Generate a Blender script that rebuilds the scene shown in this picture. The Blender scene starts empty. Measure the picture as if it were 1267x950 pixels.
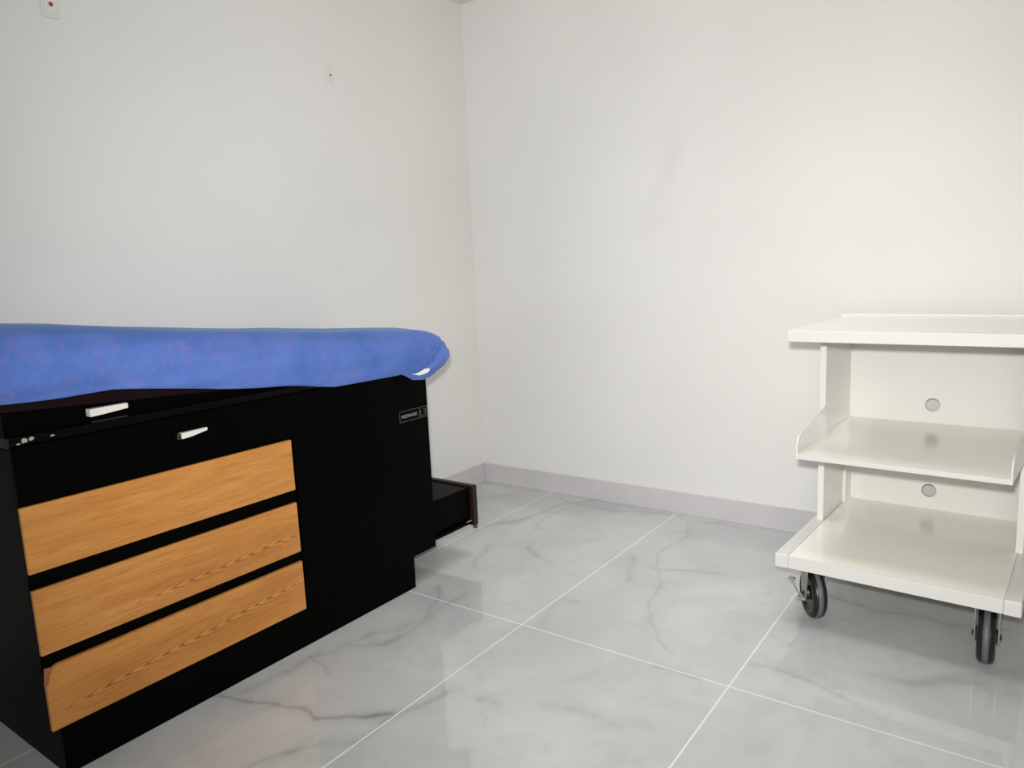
import bpy, bmesh, math, random
from mathutils import Vector, noise as mn
random.seed(7)
SC = bpy.context.scene
COL = SC.collection

# ------------------------------------------------------------------ materials
def lin(c):
    return tuple(((v/255)/12.92 if v/255 <= .04045 else ((v/255+.055)/1.055)**2.4) for v in c) + (1.0,)

def mat(name, rgb, rough=.5, metal=0, spec=.5, coat=0, sheen=0):
    m = bpy.data.materials.new(name); m.use_nodes = True
    b = m.node_tree.nodes['Principled BSDF']
    b.inputs['Base Color'].default_value = lin(rgb)
    b.inputs['Roughness'].default_value = rough
    b.inputs['Metallic'].default_value = metal
    b.inputs['Specular IOR Level'].default_value = spec
    b.inputs['Coat Weight'].default_value = coat
    b.inputs['Sheen Weight'].default_value = sheen
    return m

class N:
    """tiny node-building helper"""
    def __init__(s, m): s.t = m.node_tree; s.b = s.t.nodes['Principled BSDF']
    def new(s, ty, **kw):
        n = s.t.nodes.new(ty)
        for k, v in kw.items(): setattr(n, k, v)
        return n
    def put(s, sock, v):
        if hasattr(v, 'is_output'): s.t.links.new(v, sock)
        else: sock.default_value = v
    def math(s, op, a, b=0.0, c=None, clamp=False):
        n = s.new('ShaderNodeMath', operation=op); n.use_clamp = clamp
        s.put(n.inputs[0], a); s.put(n.inputs[1], b)
        if c is not None: s.put(n.inputs[2], c)
        return n.outputs[0]
    def xyz(s, kind='Object'):
        tc = s.new('ShaderNodeTexCoord'); sp = s.new('ShaderNodeSeparateXYZ')
        s.t.links.new(tc.outputs[kind], sp.inputs[0]); return tc.outputs[kind], sp.outputs
    def comb(s, x, y, z):
        n = s.new('ShaderNodeCombineXYZ')
        for i, v in enumerate((x, y, z)): s.put(n.inputs[i], v)
        return n.outputs[0]
    def noise(s, vec, scale, detail=3, rough=.5, dist=0):
        n = s.new('ShaderNodeTexNoise'); s.put(n.inputs['Vector'], vec)
        n.inputs['Scale'].default_value = scale; n.inputs['Detail'].default_value = detail
        n.inputs['Roughness'].default_value = rough; n.inputs['Distortion'].default_value = dist
        return n.outputs['Fac']
    def smooth(s, v, a, b, lo=0., hi=1.):
        n = s.new('ShaderNodeMapRange', interpolation_type='SMOOTHSTEP')
        s.put(n.inputs[0], v); s.put(n.inputs[1], a); s.put(n.inputs[2], b); s.put(n.inputs[3], lo); s.put(n.inputs[4], hi)
        return n.outputs[0]
    def mix(s, f, a, b, bt='MIX'):
        n = s.new('ShaderNodeMix', data_type='RGBA', blend_type=bt)
        s.put(n.inputs[0], f); s.put(n.inputs[6], a); s.put(n.inputs[7], b); return n.outputs[2]
    def color(s, c): s.put(s.b.inputs['Base Color'], c)
    def bump(s, h, strength, dist=.001):
        n = s.new('ShaderNodeBump'); n.inputs['Strength'].default_value = strength; n.inputs['Distance'].default_value = dist
        s.put(n.inputs['Height'], h); s.t.links.new(n.outputs[0], s.b.inputs['Normal'])

# painted wall
def wall_mat(name, rgb):
    m = mat(name, rgb, .45, spec=.3); n = N(m); v, o = n.xyz()
    big = n.noise(v, 1.7, 2); fine = n.noise(v, 60, 3)
    n.color(n.mix(n.smooth(big, .3, .7), lin(rgb), lin(tuple(c-4 for c in rgb))))
    n.bump(fine, .06, .002); return m
M_WALL = wall_mat('wall_paint', (233, 232, 229))
M_CEIL = wall_mat('ceiling_paint', (230, 229, 224))
M_BASE = mat('baseboard_tile', (205, 203, 205), .15); 
n_ = N(M_BASE); v, o = n_.xyz(); n_.color(n_.mix(n_.noise(v, 6, 4), lin((212, 209, 211)), lin((198, 196, 200))))

# marble floor
M_FLOOR = mat('marble_tile', (200, 200, 198), .06, spec=.5)
n_ = N(M_FLOOR); v, o = n_.xyz()
at = n_.new('ShaderNodeAttribute', attribute_name='vein')
cloud = n_.noise(v, 2.2, 5, .55, .6)
cl2 = n_.noise(v, 9, 5, .6, 1.2)
streak = n_.noise(n_.comb(n_.math('ADD', n_.math('MULTIPLY', o[0], 1.6), n_.math('MULTIPLY', o[1], -1.2)), n_.math('ADD', n_.math('MULTIPLY', o[0], .5), n_.math('MULTIPLY', o[1], .7)), 0.), 3, 5, .6, .8)
c = n_.mix(n_.smooth(cloud, .35, .7), lin((192, 193, 191)), lin((177, 179, 180)))
c = n_.mix(n_.math('MULTIPLY', n_.smooth(cl2, .5, .75), .35), c, lin((161, 164, 167)))
c = n_.mix(n_.math('MULTIPLY', n_.smooth(streak, .55, .75), .4), c, lin((163, 165, 167)))
c = n_.mix(n_.math('MULTIPLY', at.outputs['Fac'], n_.smooth(cl2, .25, .6, .45, 1.)), c, lin((112, 112, 112)))
def line(coord, off, period, hw):
    t = n_.math('FRACT', n_.math('DIVIDE', n_.math('SUBTRACT', coord, off), period))
    d = n_.math('MULTIPLY', n_.math('MINIMUM', t, n_.math('SUBTRACT', 1., t)), period)
    return n_.math('SUBTRACT', 1., n_.smooth(d, hw*.6, hw*1.3))
g = n_.math('MAXIMUM', line(o[0], .3847, .6, .0022), line(o[1], -1.1003, 1.2, .0019))
c = n_.mix(n_.math('MULTIPLY', g, .9), c, lin((224, 223, 219)))
n_.color(c)
n_.put(n_.b.inputs['Roughness'], n_.math('MULTIPLY_ADD', g, .35, .035)); n_.b.inputs['IOR'].default_value = 1.53

M_BLACK = mat('black_laminate', (3, 3, 3), .4, spec=.035)
M_BLACKGLOSS = mat('black_ledge', (5, 5, 6), .2, spec=.12)
M_BROWN = mat('dark_brown_edge', (38, 22, 20), .5, spec=.3)
M_MAROON = mat('maroon_vinyl', (22, 7, 10), .45, spec=.12)
M_CHIPW = mat('worn_paint', (150, 148, 138), .7)
M_PRINT = mat('grey_print', (128, 126, 124), .6)
M_PRINTDIM = mat('dim_grey_print', (84, 82, 80), .6)
M_HANDLE = mat('white_plastic', (222, 220, 214), .35)
M_STEEL = mat('steel', (168, 167, 162), .5, metal=.55)
M_DKSTEEL = mat('dark_steel', (90, 90, 92), .35, metal=1)
M_RUBBER = mat('black_rubber', (18, 18, 20), .38, spec=.5)
M_TREAD = mat('tread_shine', (96, 97, 101), .45)  # reflection on the wheel tread, put in as grey colour
M_HUB = mat('black_hub', (32, 32, 33), .35)
M_CART = mat('white_enamel', (232, 231, 226), .16, spec=.5)
n_ = N(M_CART); v, o = n_.xyz(); n_.bump(n_.noise(v, 140, 2), .04, .001)
M_TOP = mat('white_enamel_top', (224, 223, 218), .12, spec=.6)
M_EDGE = mat('enamel_edge_dimmed', (216, 215, 210), .3, spec=.3)  # white enamel darkened in colour to offset flash glare on front edges
M_SHELF = mat('ivory_enamel', (246, 244, 234), .16, spec=.5)
n_ = N(M_SHELF); v, o = n_.xyz(); n_.color(n_.mix(n_.noise(v, 7, 3), lin((249, 247, 238)), lin((244, 242, 232))))
M_PLATE = mat('frosted_plate', (226, 228, 224), .3)
M_RED = mat('red_dot', (170, 30, 25), .4)
M_SUBSTRATE = mat('bare_wood_core', (150, 96, 58), .8)
M_TAG = mat('white_tag', (235, 235, 238), .7)

def wood(name, zc, amp, ya, yb, sl=.0):
    m = mat(name, (190, 130, 66), .42, spec=.3); n = N(m); v, o = n.xyz()
    w1 = n.noise(n.comb(o[0], n.math('MULTIPLY', o[1], 3.), n.math('MULTIPLY', o[2], 14.)), 1.6, 3)
    dz = n.math('ADD', n.math('SUBTRACT', n.math('SUBTRACT', o[2], zc), n.math('MULTIPLY', n.math('ADD', o[1], .47), sl)), n.math('MULTIPLY', n.math('SUBTRACT', w1, .5), .016))
    t = n.math('SUBTRACT', n.math('MULTIPLY', o[1], 24.), n.math('MULTIPLY', n.math('SQRT', n.math('ADD', n.math('MULTIPLY', dz, dz), .00005)), 230.))
    w2 = n.noise(n.comb(0., n.math('MULTIPLY', o[1], 5.), n.math('MULTIPLY', o[2], 18.)), 1.0, 2)
    t = n.math('ADD', t, n.math('MULTIPLY', w2, 1.6))
    f = n.math('FRACT', t)
    ring = n.math('MULTIPLY', n.smooth(f, .3, .8), n.smooth(f, .8, 1., 1., 0.))
    fade = n.math('MULTIPLY', n.smooth(n.math('ABSOLUTE', dz), .02, .085, 1., .0), n.math('MULTIPLY_ADD', n.math('MULTIPLY', n.smooth(o[1], ya-.12, ya+.06), n.smooth(o[1], yb-.06, yb+.12, 1., 0.)), .85, .15))
    st = n.noise(n.comb(0., n.math('MULTIPLY', o[1], 7.), n.math('MULTIPLY', o[2], 150.)), 1.5, 4, .65)
    st2 = n.noise(n.comb(0., n.math('MULTIPLY', o[1], 2.5), n.math('MULTIPLY', o[2], 26.)), 1.5, 3, .5)
    c = n.mix(n.smooth(st2, .3, .7), lin((200, 141, 76)), lin((187, 126, 62)))
    c = n.mix(n.math('MULTIPLY', n.smooth(st, .42, .72), .6), c, lin((158, 98, 46)))
    c = n.mix(n.math('MULTIPLY', n.math('MULTIPLY', ring, fade), amp), c, lin((132, 78, 34)))
    n.color(c); n.bump(st, .05, .001); return m
M_WOOD = [wood('oak_laminate_plain', .36, .3, -.2, .1), wood('oak_laminate_grain', .308, .8, -.34, .02, .03), wood('oak_laminate_cathedral', .1545, .9, -.52, .0, .075)]

M_SHEET = mat('blue_cotton', (84, 114, 190), .85, spec=.12, sheen=.22)
n_ = N(M_SHEET); v, o = n_.xyz()
n_.b.inputs['Sheen Tint'].default_value = lin((170, 205, 225))
n_.b.inputs['Sheen Roughness'].default_value = .45
b1 = n_.noise(v, 7, 4, .6, .3); b2 = n_.noise(v, 34, 4, .65, .5); b3 = n_.noise(v, 260, 2, .5)
c = n_.mix(n_.smooth(b1, .3, .7), lin((76, 107, 182)), lin((93, 121, 191)))
c = n_.mix(n_.math('MULTIPLY', n_.math('MULTIPLY', n_.smooth(b2, .48, .68), n_.smooth(n_.noise(v, 3.5, 2), .35, .6, .25, 1.)), .42), c, lin((126, 114, 170)))
c = n_.mix(n_.math('MULTIPLY', n_.smooth(b3, .4, .7), .25), c, lin((62, 92, 166)))
n_.color(c); n_.bump(b3, .25, .001)

# ------------------------------------------------------------------ helpers
def box(bm, a, b, bevel=0., seg=2):
    vs = bmesh.ops.create_cube(bm, size=1)['verts']
    for q in vs:
        q.co = Vector([(a[i]+b[i])/2 + q.co[i]*(b[i]-a[i]) for i in range(3)])
    if bevel:
        es = list({e for q in vs for e in q.link_edges})
        bmesh.ops.bevel(bm, geom=es, offset=bevel, segments=seg, affect='EDGES', profile=.5)
    return bm

def prism(bm, pts, depth_vec):
    """polygon (list of 3D pts) extruded along depth_vec"""
    d = Vector(depth_vec)
    A = [bm.verts.new(p) for p in pts]; B = [bm.verts.new(Vector(p)+d) for p in pts]
    bm.faces.new(A); bm.faces.new(B[::-1]); k = len(A)
    for i in range(k): bm.faces.new((A[i], B[i], B[(i+1) % k], A[(i+1) % k]))
    bmesh.ops.recalc_face_normals(bm, faces=bm.faces[:]); return bm

def lathe(bm, prof, axis_o, axis_d, seg=40):
    """prof: (r, h) list revolved about axis through axis_o along axis_d"""
    d = Vector(axis_d).normalized(); u = d.orthogonal().normalized(); w = d.cross(u); o = Vector(axis_o)
    rings = []
    for r, h in prof:
        rings.append([bm.verts.new(o + d*h + (u*math.cos(2*math.pi*i/seg) + w*math.sin(2*math.pi*i/seg))*max(r, 1e-5)) for i in range(seg)])
    for a, b in zip(rings, rings[1:]):
        for i in range(seg): bm.faces.new((a[i], a[(i+1) % seg], b[(i+1) % seg], b[i]))
    bm.faces.new(rings[0][::-1]); bm.faces.new(rings[-1])
    bmesh.ops.recalc_face_normals(bm, faces=bm.faces[:]); return bm

def obj(name, bm, m, parent=None, smooth=False, off=(0, 0, 0)):
    me = bpy.data.meshes.new(name)
    if off != (0, 0, 0): bmesh.ops.translate(bm, verts=bm.verts[:], vec=[-q for q in off])
    bm.to_mesh(me); bm.free(); me.materials.append(m)
    if smooth:
        for p in me.polygons: p.use_smooth = True
    o = bpy.data.objects.new(name, me); COL.objects.link(o)
    if parent: o.parent = parent
    return o

def empty(name, loc, rz, label, cat, group=None):
    o = bpy.data.objects.new(name, None); COL.objects.link(o); o.location = loc; o.rotation_euler = (0, 0, rz)
    o.empty_display_size = .1
    o['label'] = label; o['category'] = cat
    if group: o['group'] = group
    return o

def nb(): return bmesh.new()
def struct(name, bm, m):
    o = obj(name, bm, m); o['kind'] = 'structure'; return o

# ------------------------------------------------------------------ room shell
XR, YF, CH = 3.3, -4.2, 2.152
struct('wall_left', box(nb(), (-.12, YF, 0), (0, 0, CH)), M_WALL)
M_WALLB = wall_mat('wall_paint_scuffed', (233, 232, 229))
n_ = N(M_WALLB); v, o = n_.xyz(); prev = n_.b.inputs['Base Color'].links[0].from_socket
t_ = n_.math('DIVIDE', n_.math('SUBTRACT', o[2], 1.10), .45)                       # faint hand smear slanting up the wall
dx_ = n_.math('SUBTRACT', o[0], n_.math('MULTIPLY_ADD', t_, .16, .872))
m_ = n_.math('MULTIPLY', n_.smooth(n_.math('ABSOLUTE', dx_), 0., .085, 1., 0.), n_.math('MULTIPLY', n_.smooth(t_, -.1, .15), n_.smooth(t_, .6, 1.15, 1., 0.)))
m_ = n_.math('MULTIPLY', m_, n_.smooth(n_.noise(v, 6, 3), .3, .7, .35, 1.))
n_.color(n_.mix(n_.math('MULTIPLY', m_, .42), prev, lin((216, 215, 211))))
struct('wall_back', box(nb(), (-.12, 0, 0), (XR+.12, .12, CH)), M_WALLB)
struct('wall_right', box(nb(), (XR, YF, 0), (XR+.12, 0, CH)), M_WALL)
struct('wall_front', box(nb(), (-.12, YF-.12, 0), (XR+.12, YF, CH)), M_WALL)
struct('ceiling', box(nb(), (-.12, YF-.12, CH), (XR+.12, .12, CH+.1)), M_CEIL)
BH, BT = .0919, .008
struct('baseboard_left', box(nb(), (0, YF, 0), (BT, 0, BH), .0015), M_BASE)
struct('baseboard_back', box(nb(), (BT, -BT, 0), (XR, 0, BH), .0015), M_BASE)

# floor: dense grid carrying a computed marble-vein field
VEINS = [  # polylines in metres on the floor, with half width and strength
 ([(.60,-.035),(.52,-.10),(.50,-.22),(.47,-.36),(.42,-.50),(.39,-.60)], .016, .8),
 ([(.47,-.06),(.60,-.08),(.74,-.09),(.86,-.04),(.95,-.03)], .010, .7),
 ([(.60,-.05),(.56,-.16),(.55,-.30),(.57,-.42)], .012, .45),
 ([(.66,-.60),(.74,-.66),(.80,-.70)], .022, .6),
 ([(.52,-.66),(.56,-.78),(.60,-.86)], .018, .5),
 ([(.99,-.02),(1.07,-.10),(1.10,-.22),(1.12,-.42),(1.17,-.58),(1.21,-.70),(1.25,-.84),(1.33,-.96),(1.41,-1.02)], .006, .55),
 ([(1.07,-.08),(1.18,-.05),(1.30,-.04)], .014, .5),
 ([(1.05,-.50),(1.09,-.60),(1.10,-.68)], .020, .55),
 ([(1.14,-.55),(1.26,-.52),(1.38,-.48)], .010, .5),
 ([(.60,-1.02),(.66,-1.10),(.70,-1.22),(.73,-1.38),(.66,-1.42)], .015, .65),
 ([(.72,-1.02),(.70,-1.22),(.64,-1.42),(.60,-1.60),(.58,-1.75)], .024, .5),
 ([(.56,-1.78),(.68,-1.74),(.76,-1.72),(.83,-1.73),(.90,-1.66),(.98,-1.60)], .009, 1.25),
 ([(.86,-1.90),(.92,-1.80),(.98,-1.70),(1.0,-1.5)], .014, .6),
 ([(1.10,-1.46),(1.16,-1.44)], .022, .6),
 ([(1.25,-1.40),(1.40,-1.36),(1.50,-1.30)], .035, .35),
 ([(1.42,-1.12),(1.50,-1.10)], .016, .6),
 ([(1.02,-1.05),(1.0,-.94),(1.05,-.88)], .024, .5),
 ([(1.60,-.98),(1.70,-.98),(1.85,-1.02)], .012, .5),
 ([(1.66,-.50),(1.80,-.52),(1.98,-.50),(2.1,-.46)], .014, .6),
 ([(1.75,-.90),(1.92,-.86),(2.06,-.78)], .03, .4),
 ([(.60,-1.52),(.68,-1.55),(.73,-1.58)], .006, .8),
 ([(1.2,-1.62),(1.4,-1.72),(1.5,-1.9)], .012, .35),
]
def segd(px, py, a, b):
    dx, dy = b[0]-a[0], b[1]-a[1]; L = dx*dx+dy*dy
    t = max(0, min(1, ((px-a[0])*dx+(py-a[1])*dy)/L)); return math.hypot(px-a[0]-t*dx, py-a[1]-t*dy)
xs = [-.1, 0., .1, .2, .3] + [.3+.0055*i for i in range(1, 370)]; xs += [xs[-1]+.2*i for i in range(1, 6)]
ys = [0.-.0055*i for i in range(0, 357)]; ys += [ys[-1]-.3*i for i in range(1, 9)]
boxes = [(min(p[0] for p in P)-.1, max(p[0] for p in P)+.1, min(p[1] for p in P)-.1, max(p[1] for p in P)+.1) for P, w, s in VEINS]
verts, vein = [], []
for y in ys:
    for x in xs:
        verts.append((x, y, 0))
        q = Vector((x*5, y*5, 3.)); dxn = mn.noise(q)*.035 + mn.noise(q*3.1)*.014 + mn.noise(q*9)*.003
        q2 = q + Vector((11, 5, 2)); dyn = mn.noise(q2)*.035 + mn.noise(q2*3.1)*.014 + mn.noise(q2*9)*.003
        px, py = x+dxn, y+dyn; f = 0
        for (P, w, s), bb in zip(VEINS, boxes):
            if bb[0] < px < bb[1] and bb[2] < py < bb[3]:
                d = min(segd(px, py, a, b) for a, b in zip(P, P[1:]))
                f = max(f, .66*s*(.55*math.exp(-(d/w)**2*3) + .45*math.exp(-d/(w*1.8))))
        vein.append(f*(.55+.45*min(1, max(0, .6+1.3*mn.noise(Vector((x*9, y*9, 8)))))))
nx = len(xs)
faces = [(j*nx+i, (j+1)*nx+i, (j+1)*nx+i+1, j*nx+i+1) for j in range(len(ys)-1) for i in range(nx-1)]
me = bpy.data.meshes.new('floor'); me.from_pydata(verts, [], faces); me.update()
att = me.attributes.new('vein', 'FLOAT', 'POINT'); att.data.foreach_set('value', vein)
me.materials.append(M_FLOOR)
fl = bpy.data.objects.new('floor', me); COL.objects.link(fl); fl['kind'] = 'structure'

# ------------------------------------------------------------------ wall plates
def wall_plate(y, z, w, h, tilt, label):
    t = empty('wall_plate', (0, y, z), 0, label, 'wall plate', 'small plates with red dots on the left wall')
    bm = box(nb(), (0, -w/2, -h/2), (.006, w/2, h/2), .002)
    box(bm, (.006, -w*.36, -h*.40), (.0075, w*.36, h*.40), .0006)
    bmesh.ops.rotate(bm, verts=bm.verts[:], cent=(0, 0, 0), matrix=__import__('mathutils').Matrix.Rotation(tilt, 3, 'X'))
    obj('plate', bm, M_PLATE, t)
    d = obj('indicator', lathe(nb(), [(w*.13, .0065), (w*.13, .0085), (w*.08, .0098)], (0, .002, -.003), (1, 0, 0), 20), M_RED, t)
    d['label'] = 'red round dot'
wall_plate(-.786, 1.724, .031, .060, .0, 'small frosted plate with tiny red dot on left wall, nearer the room corner')
wall_plate(-1.716, 1.735, .042, .072, .0, 'small frosted plate with red dot at top left of wall, above the table head')

# ------------------------------------------------------------------ exam table
T = (.29, -1.55, 0)
table = empty('exam_table', T, 0, 'black medical exam table with three oak drawer fronts against the left wall', 'exam table')
def tp(name, bm, m, parent=table, smooth=False): return obj(name, bm, m, parent, smooth, off=T)
FX = .549                                # front face of the carcass
tp('cabinet', box(nb(), (.045, -2.143, .106), (FX-.006, -.967, .7), .002), M_BLACK)
tp('plinth', box(nb(), (.06, -2.126, 0), (FX-.004, -1.068, .106), .0015), M_BLACK)
tp('front_rail', box(nb(), (FX-.006, -2.143, .589), (FX, -1.494, .705)), M_BLACK)
tp('side_panel', box(nb(), (FX-.006, -1.494, .106), (FX, -.967, .705)), M_BLACK)
tp('ledge', box(nb(), (.045, -2.143, .7), (FX, -.967, .722), .002), M_BLACKGLOSS)
# drawers
DZ = [(.447, .583), (.275, .412), (.111, .247)]
for k, (z0, z1) in enumerate(DZ):
    y0, y1 = -2.1435, -1.503
    x0, x1 = FX-.0055, FX+.004
    if k < 2:
        bm = box(nb(), (x0, y0, z0), (x1, y1, z1), .0012)
    else:                                # the lowest front has a broken top-left corner
        bm = prism(nb(), [(x0, y0, z0), (x0, y1, z0), (x0, y1, z1), (x0, y0+.026, z1), (x0, y0+.017, z1-.004), (x0, y0+.010, z1-.016), (x0, y0+.006, z1-.034), (x0, y0, z1-.038)], (x1-x0, 0, 0))
    d = tp('drawer', bm, M_WOOD[k])
    if k == 2:
        s = obj('chipped_corner', prism(nb(), [(x0, y0-.001, z1-.040), (x0, y0+.014, z1-.036), (x0, y0+.018, z1-.004), (x0, y0+.003, z1-.002)], (.004, 0, 0)), M_SUBSTRATE, d, off=T)
        s['label'] = 'bare brown broken corner'
# frame under the raised back section, and the vinyl cushion
def ramp(y): # rise of the back section towards the head end
    t = max(0., -1.33 - y); return .128*(t - .05*(1-math.exp(-t/.05)))
YH = -2.75
def strip_loft(xa, xb, y0, y1, zb, zt, n=40):
    bm = nb(); rows = []
    for i in range(n+1):
        y = y0+(y1-y0)*i/n
        rows.append([bm.verts.new(q) for q in ((xa, y, zb(y)), (xb, y, zb(y)), (xb, y, zt(y)), (xa, y, zt(y)))])
    for a, b in zip(rows, rows[1:]):
        for i in range(4): bm.faces.new((a[i], a[(i+1) % 4], b[(i+1) % 4], b[i]))
    bm.faces.new(rows[0]); bm.faces.new(rows[-1][::-1]); bmesh.ops.recalc_face_normals(bm, faces=bm.faces[:]); return bm
tp('back_frame', strip_loft(.06, .53, -2.143, -1.0, lambda y: .7215, lambda y: .723+ramp(y)*.49), M_BLACK)
tp('cushion', strip_loft(.06, .544, YH+.05, -.98, lambda y: .7235+ramp(y)*.50, lambda y: .775+ramp(y)*.95), M_MAROON)
# handles: tapered white levers
def handle(yA, yB, zc, hA, hB, dA, dB, x):
    h = tp('handle', prism(nb(), [(x, yA, zc-hA), (x+dA, yA, zc-hA*.9), (x+dA, yA, zc+hA), (x, yA, zc+hA)], (0, .0001, 0)), M_HANDLE)
    bm = nb()
    A = [(x, yA, zc-hA), (x+dA, yA, zc-hA), (x+dA, yA, zc+hA), (x, yA, zc+hA)]
    Mi = [(x, (yA+yB)/2-.01, zc-hA+.001), (x+dA*.8, (yA+yB)/2-.01, zc-hA+.001), (x+dA*.8, (yA+yB)/2-.01, zc+hA), (x, (yA+yB)/2-.01, zc+hA)]
    Bq = [(x, yB, zc+hA-2*hB), (x+dB, yB, zc+hA-2*hB), (x+dB, yB, zc+hA), (x, yB, zc+hA)]
    R = [[bm.verts.new(q) for q in ring] for ring in (A, Mi, Bq)]
    for a, b in zip(R, R[1:]):
        for i in range(4): bm.faces.new((a[i], a[(i+1) % 4], b[(i+1) % 4], b[i]))
    bm.faces.new(R[0]); bm.faces.new(R[-1][::-1]); bmesh.ops.recalc_face_normals(bm, faces=bm.faces[:])
    bmesh.ops.bevel(bm, geom=bm.edges[:], offset=.0012, segments=2, affect='EDGES')
    bmesh.ops.translate(bm, verts=bm.verts[:], vec=(-T[0], -T[1], -T[2]))
    h.data.clear_geometry(); bm.to_mesh(h.data); bm.free(); return h
h1 = handle(-1.992, -1.910, .7445, .0080, .0055, .020, .014, .535)
obj('handle_reflection', box(nb(), (.532, -1.985, .7222), (.5455, -1.912, .7252), .001), M_DKSTEEL, h1, off=T)  # grey strip standing in for the handle's reflection on the ledge
h2 = handle(-1.806, -1.735, .6575, .0068, .0036, .016, .005, FX)
e = obj('end_cap', box(nb(), (FX, -1.8155, .6505), (FX+.013, -1.8065, .664), .001), M_DKSTEEL, h2, off=T); e['label'] = 'dark metal end cap'
# worn paint
def flake(y, z, sy, sz):
    pts = [(FX+.0002, y+sy*math.cos(a)*random.uniform(.6, 1.1), z+sz*math.sin(a)*random.uniform(.6, 1.1)) for a in [i*2*math.pi/9 for i in range(9)]]
    c = tp('paint_chip', prism(nb(), pts, (.0003, 0, 0)), M_CHIPW); c['label'] = 'pale worn paint patch'
flake(-2.117, .7135, .008, .006); flake(-2.104, .7145, .006, .0055); flake(-2.066, .713, .005, .0022); flake(-2.127, .7085, .005, .002)
# maker's plate
def text(body, size, y, z, m, parent, sx=1.):
    cu = bpy.data.curves.new('lettering', 'FONT'); cu.body = body; cu.size = size; cu.extrude = .0002
    cu.align_x = 'LEFT'; cu.align_y = 'CENTER'; cu.offset = size*.02
    t = bpy.data.objects.new('lettering_src', cu); COL.objects.link(t)
    bpy.context.view_layer.update()
    me = bpy.data.meshes.new_from_object(t.evaluated_get(bpy.context.evaluated_depsgraph_get()))
    COL.objects.unlink(t); bpy.data.objects.remove(t)
    for q in me.vertices:
        a, b, c = q.co; q.co = (FX+.0014+c-T[0], y+a*sx-T[1], z+b-T[2])
    me.materials.clear(); me.materials.append(m)
    o = bpy.data.objects.new('lettering', me); COL.objects.link(o); o.parent = parent; return o
ny0, ny1, nz0, nz1 = -1.096, -.972, .5475, .5815
plate = tp('nameplate', box(nb(), (FX-.0005, ny0, nz0), (FX+.001, ny1, nz1), .0004), M_BLACK)
plate['label'] = 'black nameplate reading MIDMARK in grey outline'
bm = nb(); e_ = .0014
for a, b in (((ny0, nz0), (ny1, nz0+e_)), ((ny0, nz1-e_), (ny1, nz1)), ((ny0, nz0), (ny0+e_, nz1)), ((ny1-e_, nz0), (ny1, nz1)), ((-1.007, nz0+.002), (-1.0045, nz1-.003))):
    box(bm, (FX+.0008, a[0], a[1]), (FX+.0014, b[0], b[1]))
obj('border', bm, M_PRINTDIM, plate, off=T)
text('MIDMARK', .0150, ny0+.007, (nz0+nz1)/2-.001, M_PRINT, plate, 1.08)
bm = nb()
for a, b in (((-1.0015, .5525), (-.9925, .5545)), ((-1.0015, .5525), (-.9995, .573)), ((-.988, .5535), (-.978, .5555)), ((-.988, .563), (-.978, .565)), ((-.9795, .5535), (-.9775, .574)), ((-.989, .572), (-.978, .574))):
    box(bm, (FX+.0008, a[0], a[1]), (FX+.0014, b[0], b[1]))
obj('emblem', bm, M_PRINTDIM, plate, off=T)
# pull-out step at the foot end
bm = box(nb(), (.06, -.975, .142), (.536, -.764, .252), .002)
box(bm, (.06, -.975, .122), (.545, -.764, .134), .001)
box(bm, (.06, -.975, .134), (.525, -.764, .142))
step = tp('footstep', bm, M_BLACK)
obj('end_plate', box(nb(), (.045, -.764, .112), (.552, -.742, .257), .002), M_BROWN, step, off=T)['label'] = 'dark brown end plate'
obj('bumper', lathe(nb(), [(.007, 0), (.008, .004), (.006, .012)], (.545, -.752, .101), (0, 0, 1), 16), M_DKSTEEL, step, off=T)
obj('catch', box(nb(), (.545, -.80, .133), (.549, -.772, .136), .0008), M_STEEL, step, off=T)

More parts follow.
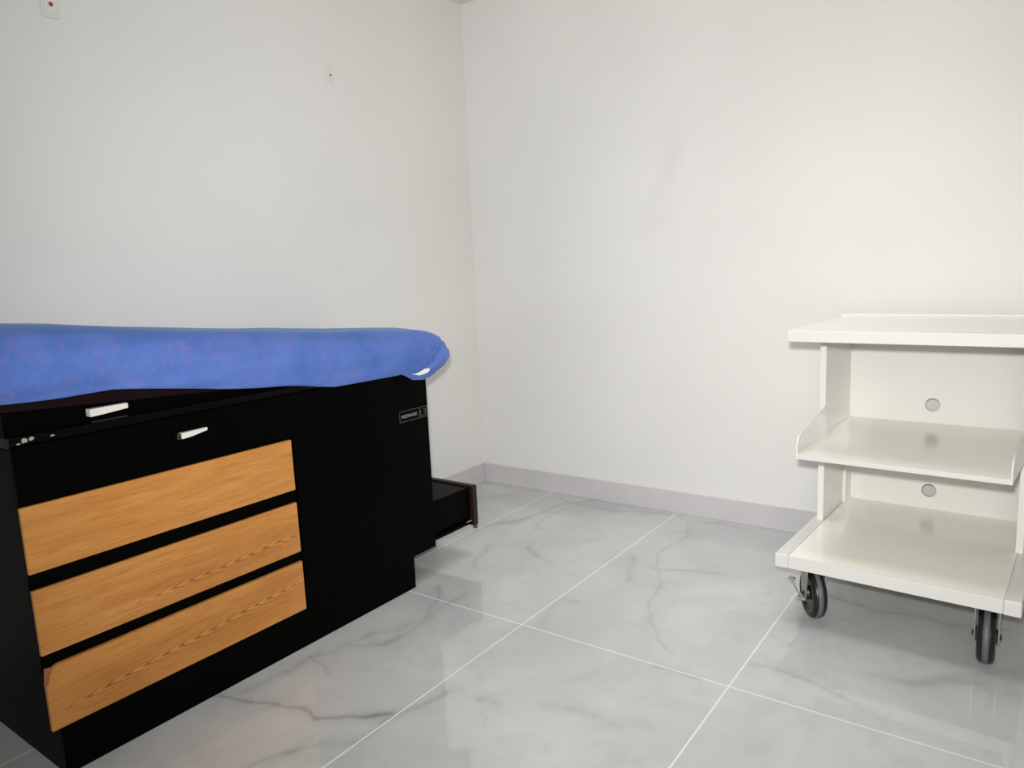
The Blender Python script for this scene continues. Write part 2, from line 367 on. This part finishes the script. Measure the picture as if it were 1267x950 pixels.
# ------------------------------------------------------------------ fitted sheet
def sheet():
    xa, xb, ya, yb = .010, .582, YH, -.845
    NX, NY, NZ = 46, 210, 26
    bm = nb(); cache = {}
    ZBOT = [(-2.8, .845), (-2.15, .779), (-2.06, .777), (-1.95, .776), (-1.83, .761), (-1.716, .743), (-1.584, .723), (-1.44, .702), (-1.36, .691), (-1.23, .689), (-1.10, .691), (-1.085, .684), (-1.05, .664), (-1.0, .657), (-.97, .662), (-.91, .688), (-.84, .728), (-.7, .74)]
    def zbot(y):
        for (a, p), (b, q) in zip(ZBOT, ZBOT[1:]):
            if y <= b: return p+(q-p)*(y-a)/(b-a)
        return ZBOT[-1][1]
    ZTOP = [(-2.8, .995), (-1.95, .917), (-1.72, .890), (-1.33, .850), (-1.09, .830), (-.95, .820), (-.80, .808)]
    def ztop(y):
        for (a, p), (b, q) in zip(ZTOP, ZTOP[1:]):
            if y <= b: return p+(q-p)*(y-a)/(b-a)
        return ZTOP[-1][1]
    def P(i, j, k):
        key = (i, j, k)
        if key in cache: return cache[key]
        u, v, w = 2*i/NX-1, j/NY, 2*k/NZ-1
        v = 1-(1-v)**1.5
        x = xa+(xb-xa)*(u+1)/2; y = ya+(yb-ya)*v; z = w            # z in [-1,1]
        t_ = max(0., min(1., (.3-w)/1.0)); rx, ry, rz = .075-.055*t_, .115, .80
        qx = min(max(x, xa+rx), xb-rx); qy = min(y, yb-ry); qz = min(max(w, -.45), 1-rz)
        rzz = rz if w > 0 else .55
        e = Vector(((x-qx)/rx, (y-qy)/ry, (w-qz)/rzz)); L = e.length
        if L > 1e-6:
            m_ = max(abs(e.x), abs(e.y), abs(e.z)); e = e*(m_/L)
        x, y, w = qx+e.x*rx, qy+e.y*ry, qz+e.z*rzz
        zb, zt = zbot(y), ztop(y)
        z = zb+(zt-zb)*(w+1)/2
        # crown, sag and creases
        s = math.sin(math.pi*min(1, max(0, (x-xa)/(xb-xa))))
        z += .006*s*max(0, w)
        p = Vector((x, y, z)); front = max(0., (x-.5)/.08)
        wv = mn.noise(Vector((x*4, y*3.2, z*7)))*.006 + mn.noise(Vector((x*9, y*6, z*26)))*.0035
        wv += front*.006*mn.noise(Vector((1.3, y*4.2+z*6, z*34)))
        wv += front*.003*math.sin(60*(z-.75+.10*(y+1.4)) + 3*mn.noise(Vector((0, y*3, 2))))
        # diagonal tuck at the foot corner
        c = (z-.722) - (y+.970)*.55
        if -1.07 < y and x > .40: wv += (-.012*math.exp(-(c/.007)**2) + .004*math.exp(-((c+.020)/.012)**2) - .004*math.exp(-((c-.022)/.006)**2)*(y > -.99))*min(1, (y+1.07)/.05)*min(1, (x-.40)/.08)
        if w < -.3: wv = max(wv, -.004)
        wsum = Vector((e.x*1.0, e.y*.8, e.z*.02 if abs(e.z) > .5 else 0))
        nrm = wsum if wsum.length > .05 else Vector((0, 0, math.copysign(1, w)))
        p += nrm.normalized()*wv
        if w < -.8: p.z += .006*mn.noise(Vector((x*7, y*5, 9)))
        cache[key] = bm.verts.new(p); return cache[key]
    def F(a, b, c, d):
        try: bm.faces.new((a, b, c, d))
        except ValueError: pass
    for j in range(NY):
        for i in range(NX): F(P(i, j, NZ), P(i+1, j, NZ), P(i+1, j+1, NZ), P(i, j+1, NZ))
        for k in range(NZ):
            F(P(0, j, k), P(0, j, k+1), P(0, j+1, k+1), P(0, j+1, k)); F(P(NX, j, k), P(NX, j+1, k), P(NX, j+1, k+1), P(NX, j, k+1))
    for i in range(NX):
        for k in range(NZ):
            F(P(i, NY, k), P(i, NY, k+1), P(i+1, NY, k+1), P(i+1, NY, k)); F(P(i, 0, k), P(i+1, 0, k), P(i+1, 0, k+1), P(i, 0, k+1))
    bmesh.ops.recalc_face_normals(bm, faces=bm.faces[:]); return bm
S0 = (.29, -1.55, .75)
sh = obj('fitted_sheet', sheet(), M_SHEET, None, True, off=S0); sh.location = S0
so = sh.modifiers.new('thickness', 'SOLIDIFY'); so.thickness = .002; so.offset = -1
sh['label'] = 'blue elastic fitted sheet stretched over the cushion of the exam table'; sh['category'] = 'sheet'
tg = nb()
prism(tg, [(.5915, a, b) for a, b in [(-1.075, 0.699), (-1.037, 0.69), (-1.003, 0.694), (-0.991, 0.701), (-0.994, 0.707), (-1.013, 0.708), (-1.039, 0.701), (-1.058, 0.698)]], (.0008, 0, 0))
tag_ = obj('care_tag', tg, M_TAG, sh, off=S0); tag_['label'] = 'white cloth tag'

# ------------------------------------------------------------------ trolley
C = dict(x0=1.5751, y0=-.7054, th=-.05)
cart = empty('utility_cart', (C['x0'], C['y0'], 0), C['th'], 'white enamelled steel utility cart with shelves, on black casters', 'cart')
ZB, W, D = .158, .567, .635
DT = ZB+.0348
obj('deck', box(nb(), (.0364, 0, ZB), (W-.0364, D, DT), .002), M_SHELF, cart)
# front lip of the deck, its colour darkened against the flash glare
obj('deck_lip', box(nb(), (.0366, -.0012, ZB-.0005), (W-.0366, .004, DT+.0004), .001), M_EDGE, cart)
for x0 in (0, W-.0364):
    obj('side_rail', box(nb(), (x0, -.0025, ZB-.002), (x0+.0362, D, DT+.0012), .0035, 3), M_EDGE, cart)
ZT, TT = .8063, .0319
for u0 in (.0145, .5257):
    obj('side_panel', box(nb(), (u0, .332, DT), (u0+.0182, .630, ZT-TT), .0018), M_CART, cart)
# back panel with two round cable holes
def back_panel():
    bm = nb(); v0, t = .612, .010
    x0, x1, z0, z1 = .0327, .5257, DT, ZT-TT
    def loop(pts):
        vs = [bm.verts.new(p) for p in pts]
        for i in range(len(vs)): bm.edges.new((vs[i], vs[(i+1) % len(vs)]))
    loop([(x0, v0, z0), (x1, v0, z0), (x1, v0, z1), (x0, v0, z1)])
    for zh in (.5276, .2517): loop([(.2738+.021*math.cos(a), v0, zh+.021*math.sin(a)) for a in [i*2*math.pi/36 for i in range(36)]])
    bmesh.ops.triangle_fill(bm, use_beauty=True, edges=bm.edges[:])
    r = bmesh.ops.extrude_face_region(bm, geom=bm.faces[:])
    bmesh.ops.translate(bm, verts=[g for g in r['geom'] if isinstance(g, bmesh.types.BMVert)], vec=(0, t, 0))
    bmesh.ops.recalc_face_normals(bm, faces=bm.faces[:]); return bm
obj('back_panel', back_panel(), M_CART, cart)
obj('corner_post', box(nb(), (.0327, .545, DT), (.0430, .612, .4570), .001), M_CART, cart)
# projecting middle shelf with curved cheeks
ZM = .4705
prof = [(.345, ZM-.013), (.345, ZM+.089), (.325, ZM+.085), (.288, ZM+.0785), (.235, ZM+.0715), (.15, ZM+.0605), (.10, ZM+.0545), (.075, ZM+.0505), (.058, ZM+.0445), (.048, ZM+.036), (.042, ZM+.0235), (.0415, ZM-.013)]
shf = obj('middle_shelf', prism(nb(), [(a, b, ZM-.012) for a, b in ((.0425, .043), (.0335, .345), (.0335, .612), (.5335, .612), (.5335, .345), (.5285, .043))], (0, 0, .012)), M_SHELF, cart)
obj('front_lip', box(nb(), (.042, .0405, ZM-.0135), (.5315, .0455, ZM+.0005), .001), M_EDGE, shf)
for u0, sg in ((.0312, 1), (.5362, -1)):
    obj('cheek', prism(nb(), [(u0+sg*(.345-a)/.3*.0088, a, b) for a, b in prof], (.003, 0, 0)), M_CART, shf)
# top with a shallow rim at the back
tb = box(nb(), (.0043, .0657, ZT-TT), (W-.0043, .632, ZT-.001), .002)
top = obj('top', tb, M_TOP, cart)
bm = box(nb(), (.0043, .574, ZT-.002), (W-.0043, .632, ZT+.006), .002)
obj('rear_rim', bm, M_CART, top)
# casters
def caster(u, v, heading, brake):
    root_bm = box(nb(), (u-.032, v-.038, ZB-.006), (u+.032, v+.038, ZB-.0005), .001)
    root = obj('caster', root_bm, M_STEEL, cart)
    hd = Vector((math.sin(heading), -math.cos(heading), 0)); ax = Vector((hd.y, -hd.x, 0))   # ax: axle direction
    R = .068; c = Vector((u, v, R)) + hd*.0
    hw = .019
    wb = lathe(nb(), [(.018, -hw+.003), (.044, -hw+.006), (.047, -hw+.001), (R-.010, -hw), (R-.003, -hw+.004), (R-.0005, -hw+.010), (R, -hw+.0135), (R, hw-.0135), (R-.0005, hw-.010), (R-.003, hw-.004), (R-.010, hw), (.047, hw-.001), (.044, hw-.006), (.018, hw-.003)], c, ax, 56)
    wh = obj('wheel', wb, M_RUBBER, root, True)
    tr = nb()
    lathe(tr, [(R-.004, -.0068), (R+.0006, -.0065), (R+.0006, .0065), (R-.004, .0068)], c, ax, 56)
    # tread band, a reflection coloured in grey, and axle hub live on the caster next to the wheel
    obj('tread_reflection', tr, M_TREAD, root, True)['label'] = 'grey stripe coloured in for the reflection on the tread'
    obj('hub', lathe(nb(), [(.010, -hw-.005), (.017, -hw-.004), (.019, -hw+.004), (.019, hw-.004), (.017, hw+.004), (.010, hw+.005)], c, ax, 28), M_HUB, root)
    fk = nb(); up = Vector((0, 0, 1))
    for s in (-1, 1):
        o = c + ax*s*(hw+.0045)
        pts = [(-.013, -.014), (.013, -.014), (.016, .01), (.026, ZB-R-.012), (-.030, ZB-R-.012), (-.020, .012)]
        prism(fk, [o + hd*a + up*b for a, b in pts], ax*s*.003)
    o = c + up*(ZB-R-.014)
    prism(fk, [o + hd*a + ax*b for a, b in ((-.030, -hw-.0075), (.026, -hw-.0075), (.026, hw+.0075), (-.030, hw+.0075))], up*.008)
    obj('fork', fk, M_STEEL, root)
    ab = lathe(nb(), [(.0068, -hw-.012), (.0068, hw+.012)], c, ax, 6)
    obj('axle_bolt', ab, M_DKSTEEL, root)
    if brake:
        s = brake
        bb = nb(); o = c + ax*s*(hw+.010)
        lo = o + ax*s*.002 - up*.012 + hd*.004; hi = o + ax*s*.024 + up*.034 - hd*.020
        sd = (hi-lo).cross(ax).normalized()*.0055
        prism(bb, [lo-sd, lo+sd, hi+sd*.8, hi-sd*.8], ax*s*.003)
        ex = Vector((.009, .009, .003)); box(bb, tuple(hi-ex), tuple(hi+ex), .0025)
        ex = Vector((.012, .012, .004)); box(bb, tuple(lo-ex), tuple(lo+ex), .002)
        obj('brake_lever', bb, M_STEEL, root)
    return root
caster(.082, .077, math.radians(35), 1)
caster(.496, .064, math.radians(4), 0)
caster(.092, .555, math.radians(20), 0)
caster(.480, .555, math.radians(-30), 0)

# ------------------------------------------------------------------ camera
cam = bpy.data.cameras.new('camera'); co = bpy.data.objects.new('camera', cam); COL.objects.link(co)
P = [2.14397246, -2.69104904, 1.00072879, .628898499, -.154258016, -.0437287446, 910.677788]
yaw, pitch, roll = P[3:6]
f = Vector((-math.sin(yaw)*math.cos(pitch), math.cos(yaw)*math.cos(pitch), math.sin(pitch)))
r0 = Vector((math.cos(yaw), math.sin(yaw), 0)); u0 = r0.cross(f)
r = r0*math.cos(roll)+u0*math.sin(roll); u = r.cross(f)
from mathutils import Matrix
co.matrix_world = Matrix(((r.x, u.x, -f.x, P[0]), (r.y, u.y, -f.y, P[1]), (r.z, u.z, -f.z, P[2]), (0, 0, 0, 1)))
cam.sensor_width = 36; cam.lens = P[6]/1267*36; cam.clip_start = .02
SC.camera = co

# ------------------------------------------------------------------ light
def area(name, loc, target, sx, sy, e, col=(1, 1, 1)):
    l = bpy.data.lights.new(name, 'AREA'); l.shape = 'RECTANGLE'; l.size = sx; l.size_y = sy; l.energy = e; l.color = col
    o = bpy.data.objects.new(name, l); COL.objects.link(o); o.location = loc
    o.rotation_euler = (Vector(target)-Vector(loc)).to_track_quat('-Z', 'Y').to_euler(); return o
cl_ = area('overhead_fill', (1.25, -.55, CH-.02), (1.25, -.55, 0), 1.3, .7, 3.6, (1, .99, .97)); cl_.data.spread = math.radians(70)  # unseen fill added overhead to brighten the far floor
area('window_light', (2.3, YF+.05, 1.25), (1.6, 0, .9), 1.6, 1.5, 22, (1, .99, .97))
fl_ = bpy.data.lights.new('camera_flash', 'SPOT'); fl_.energy = 160; fl_.shadow_soft_size = .025; fl_.color = (1, .988, .962)
fl_.spot_size = math.radians(114); fl_.spot_blend = 1
fo = bpy.data.objects.new('camera_flash', fl_); COL.objects.link(fo)
fo.location = Vector(P[:3]) + u*.085 - r*.02
fo.rotation_euler = (f*1.0 + r*.14 + u*.06).to_track_quat('-Z', 'Y').to_euler()
wd = bpy.data.worlds.new('world'); SC.world = wd; wd.use_nodes = True
wd.node_tree.nodes['Background'].inputs[0].default_value = (1, 1, 1, 1); wd.node_tree.nodes['Background'].inputs[1].default_value = .2
SC.view_settings.view_transform = 'Standard'; SC.view_settings.look = 'None'; SC.view_settings.exposure = 0; SC.view_settings.gamma = 1
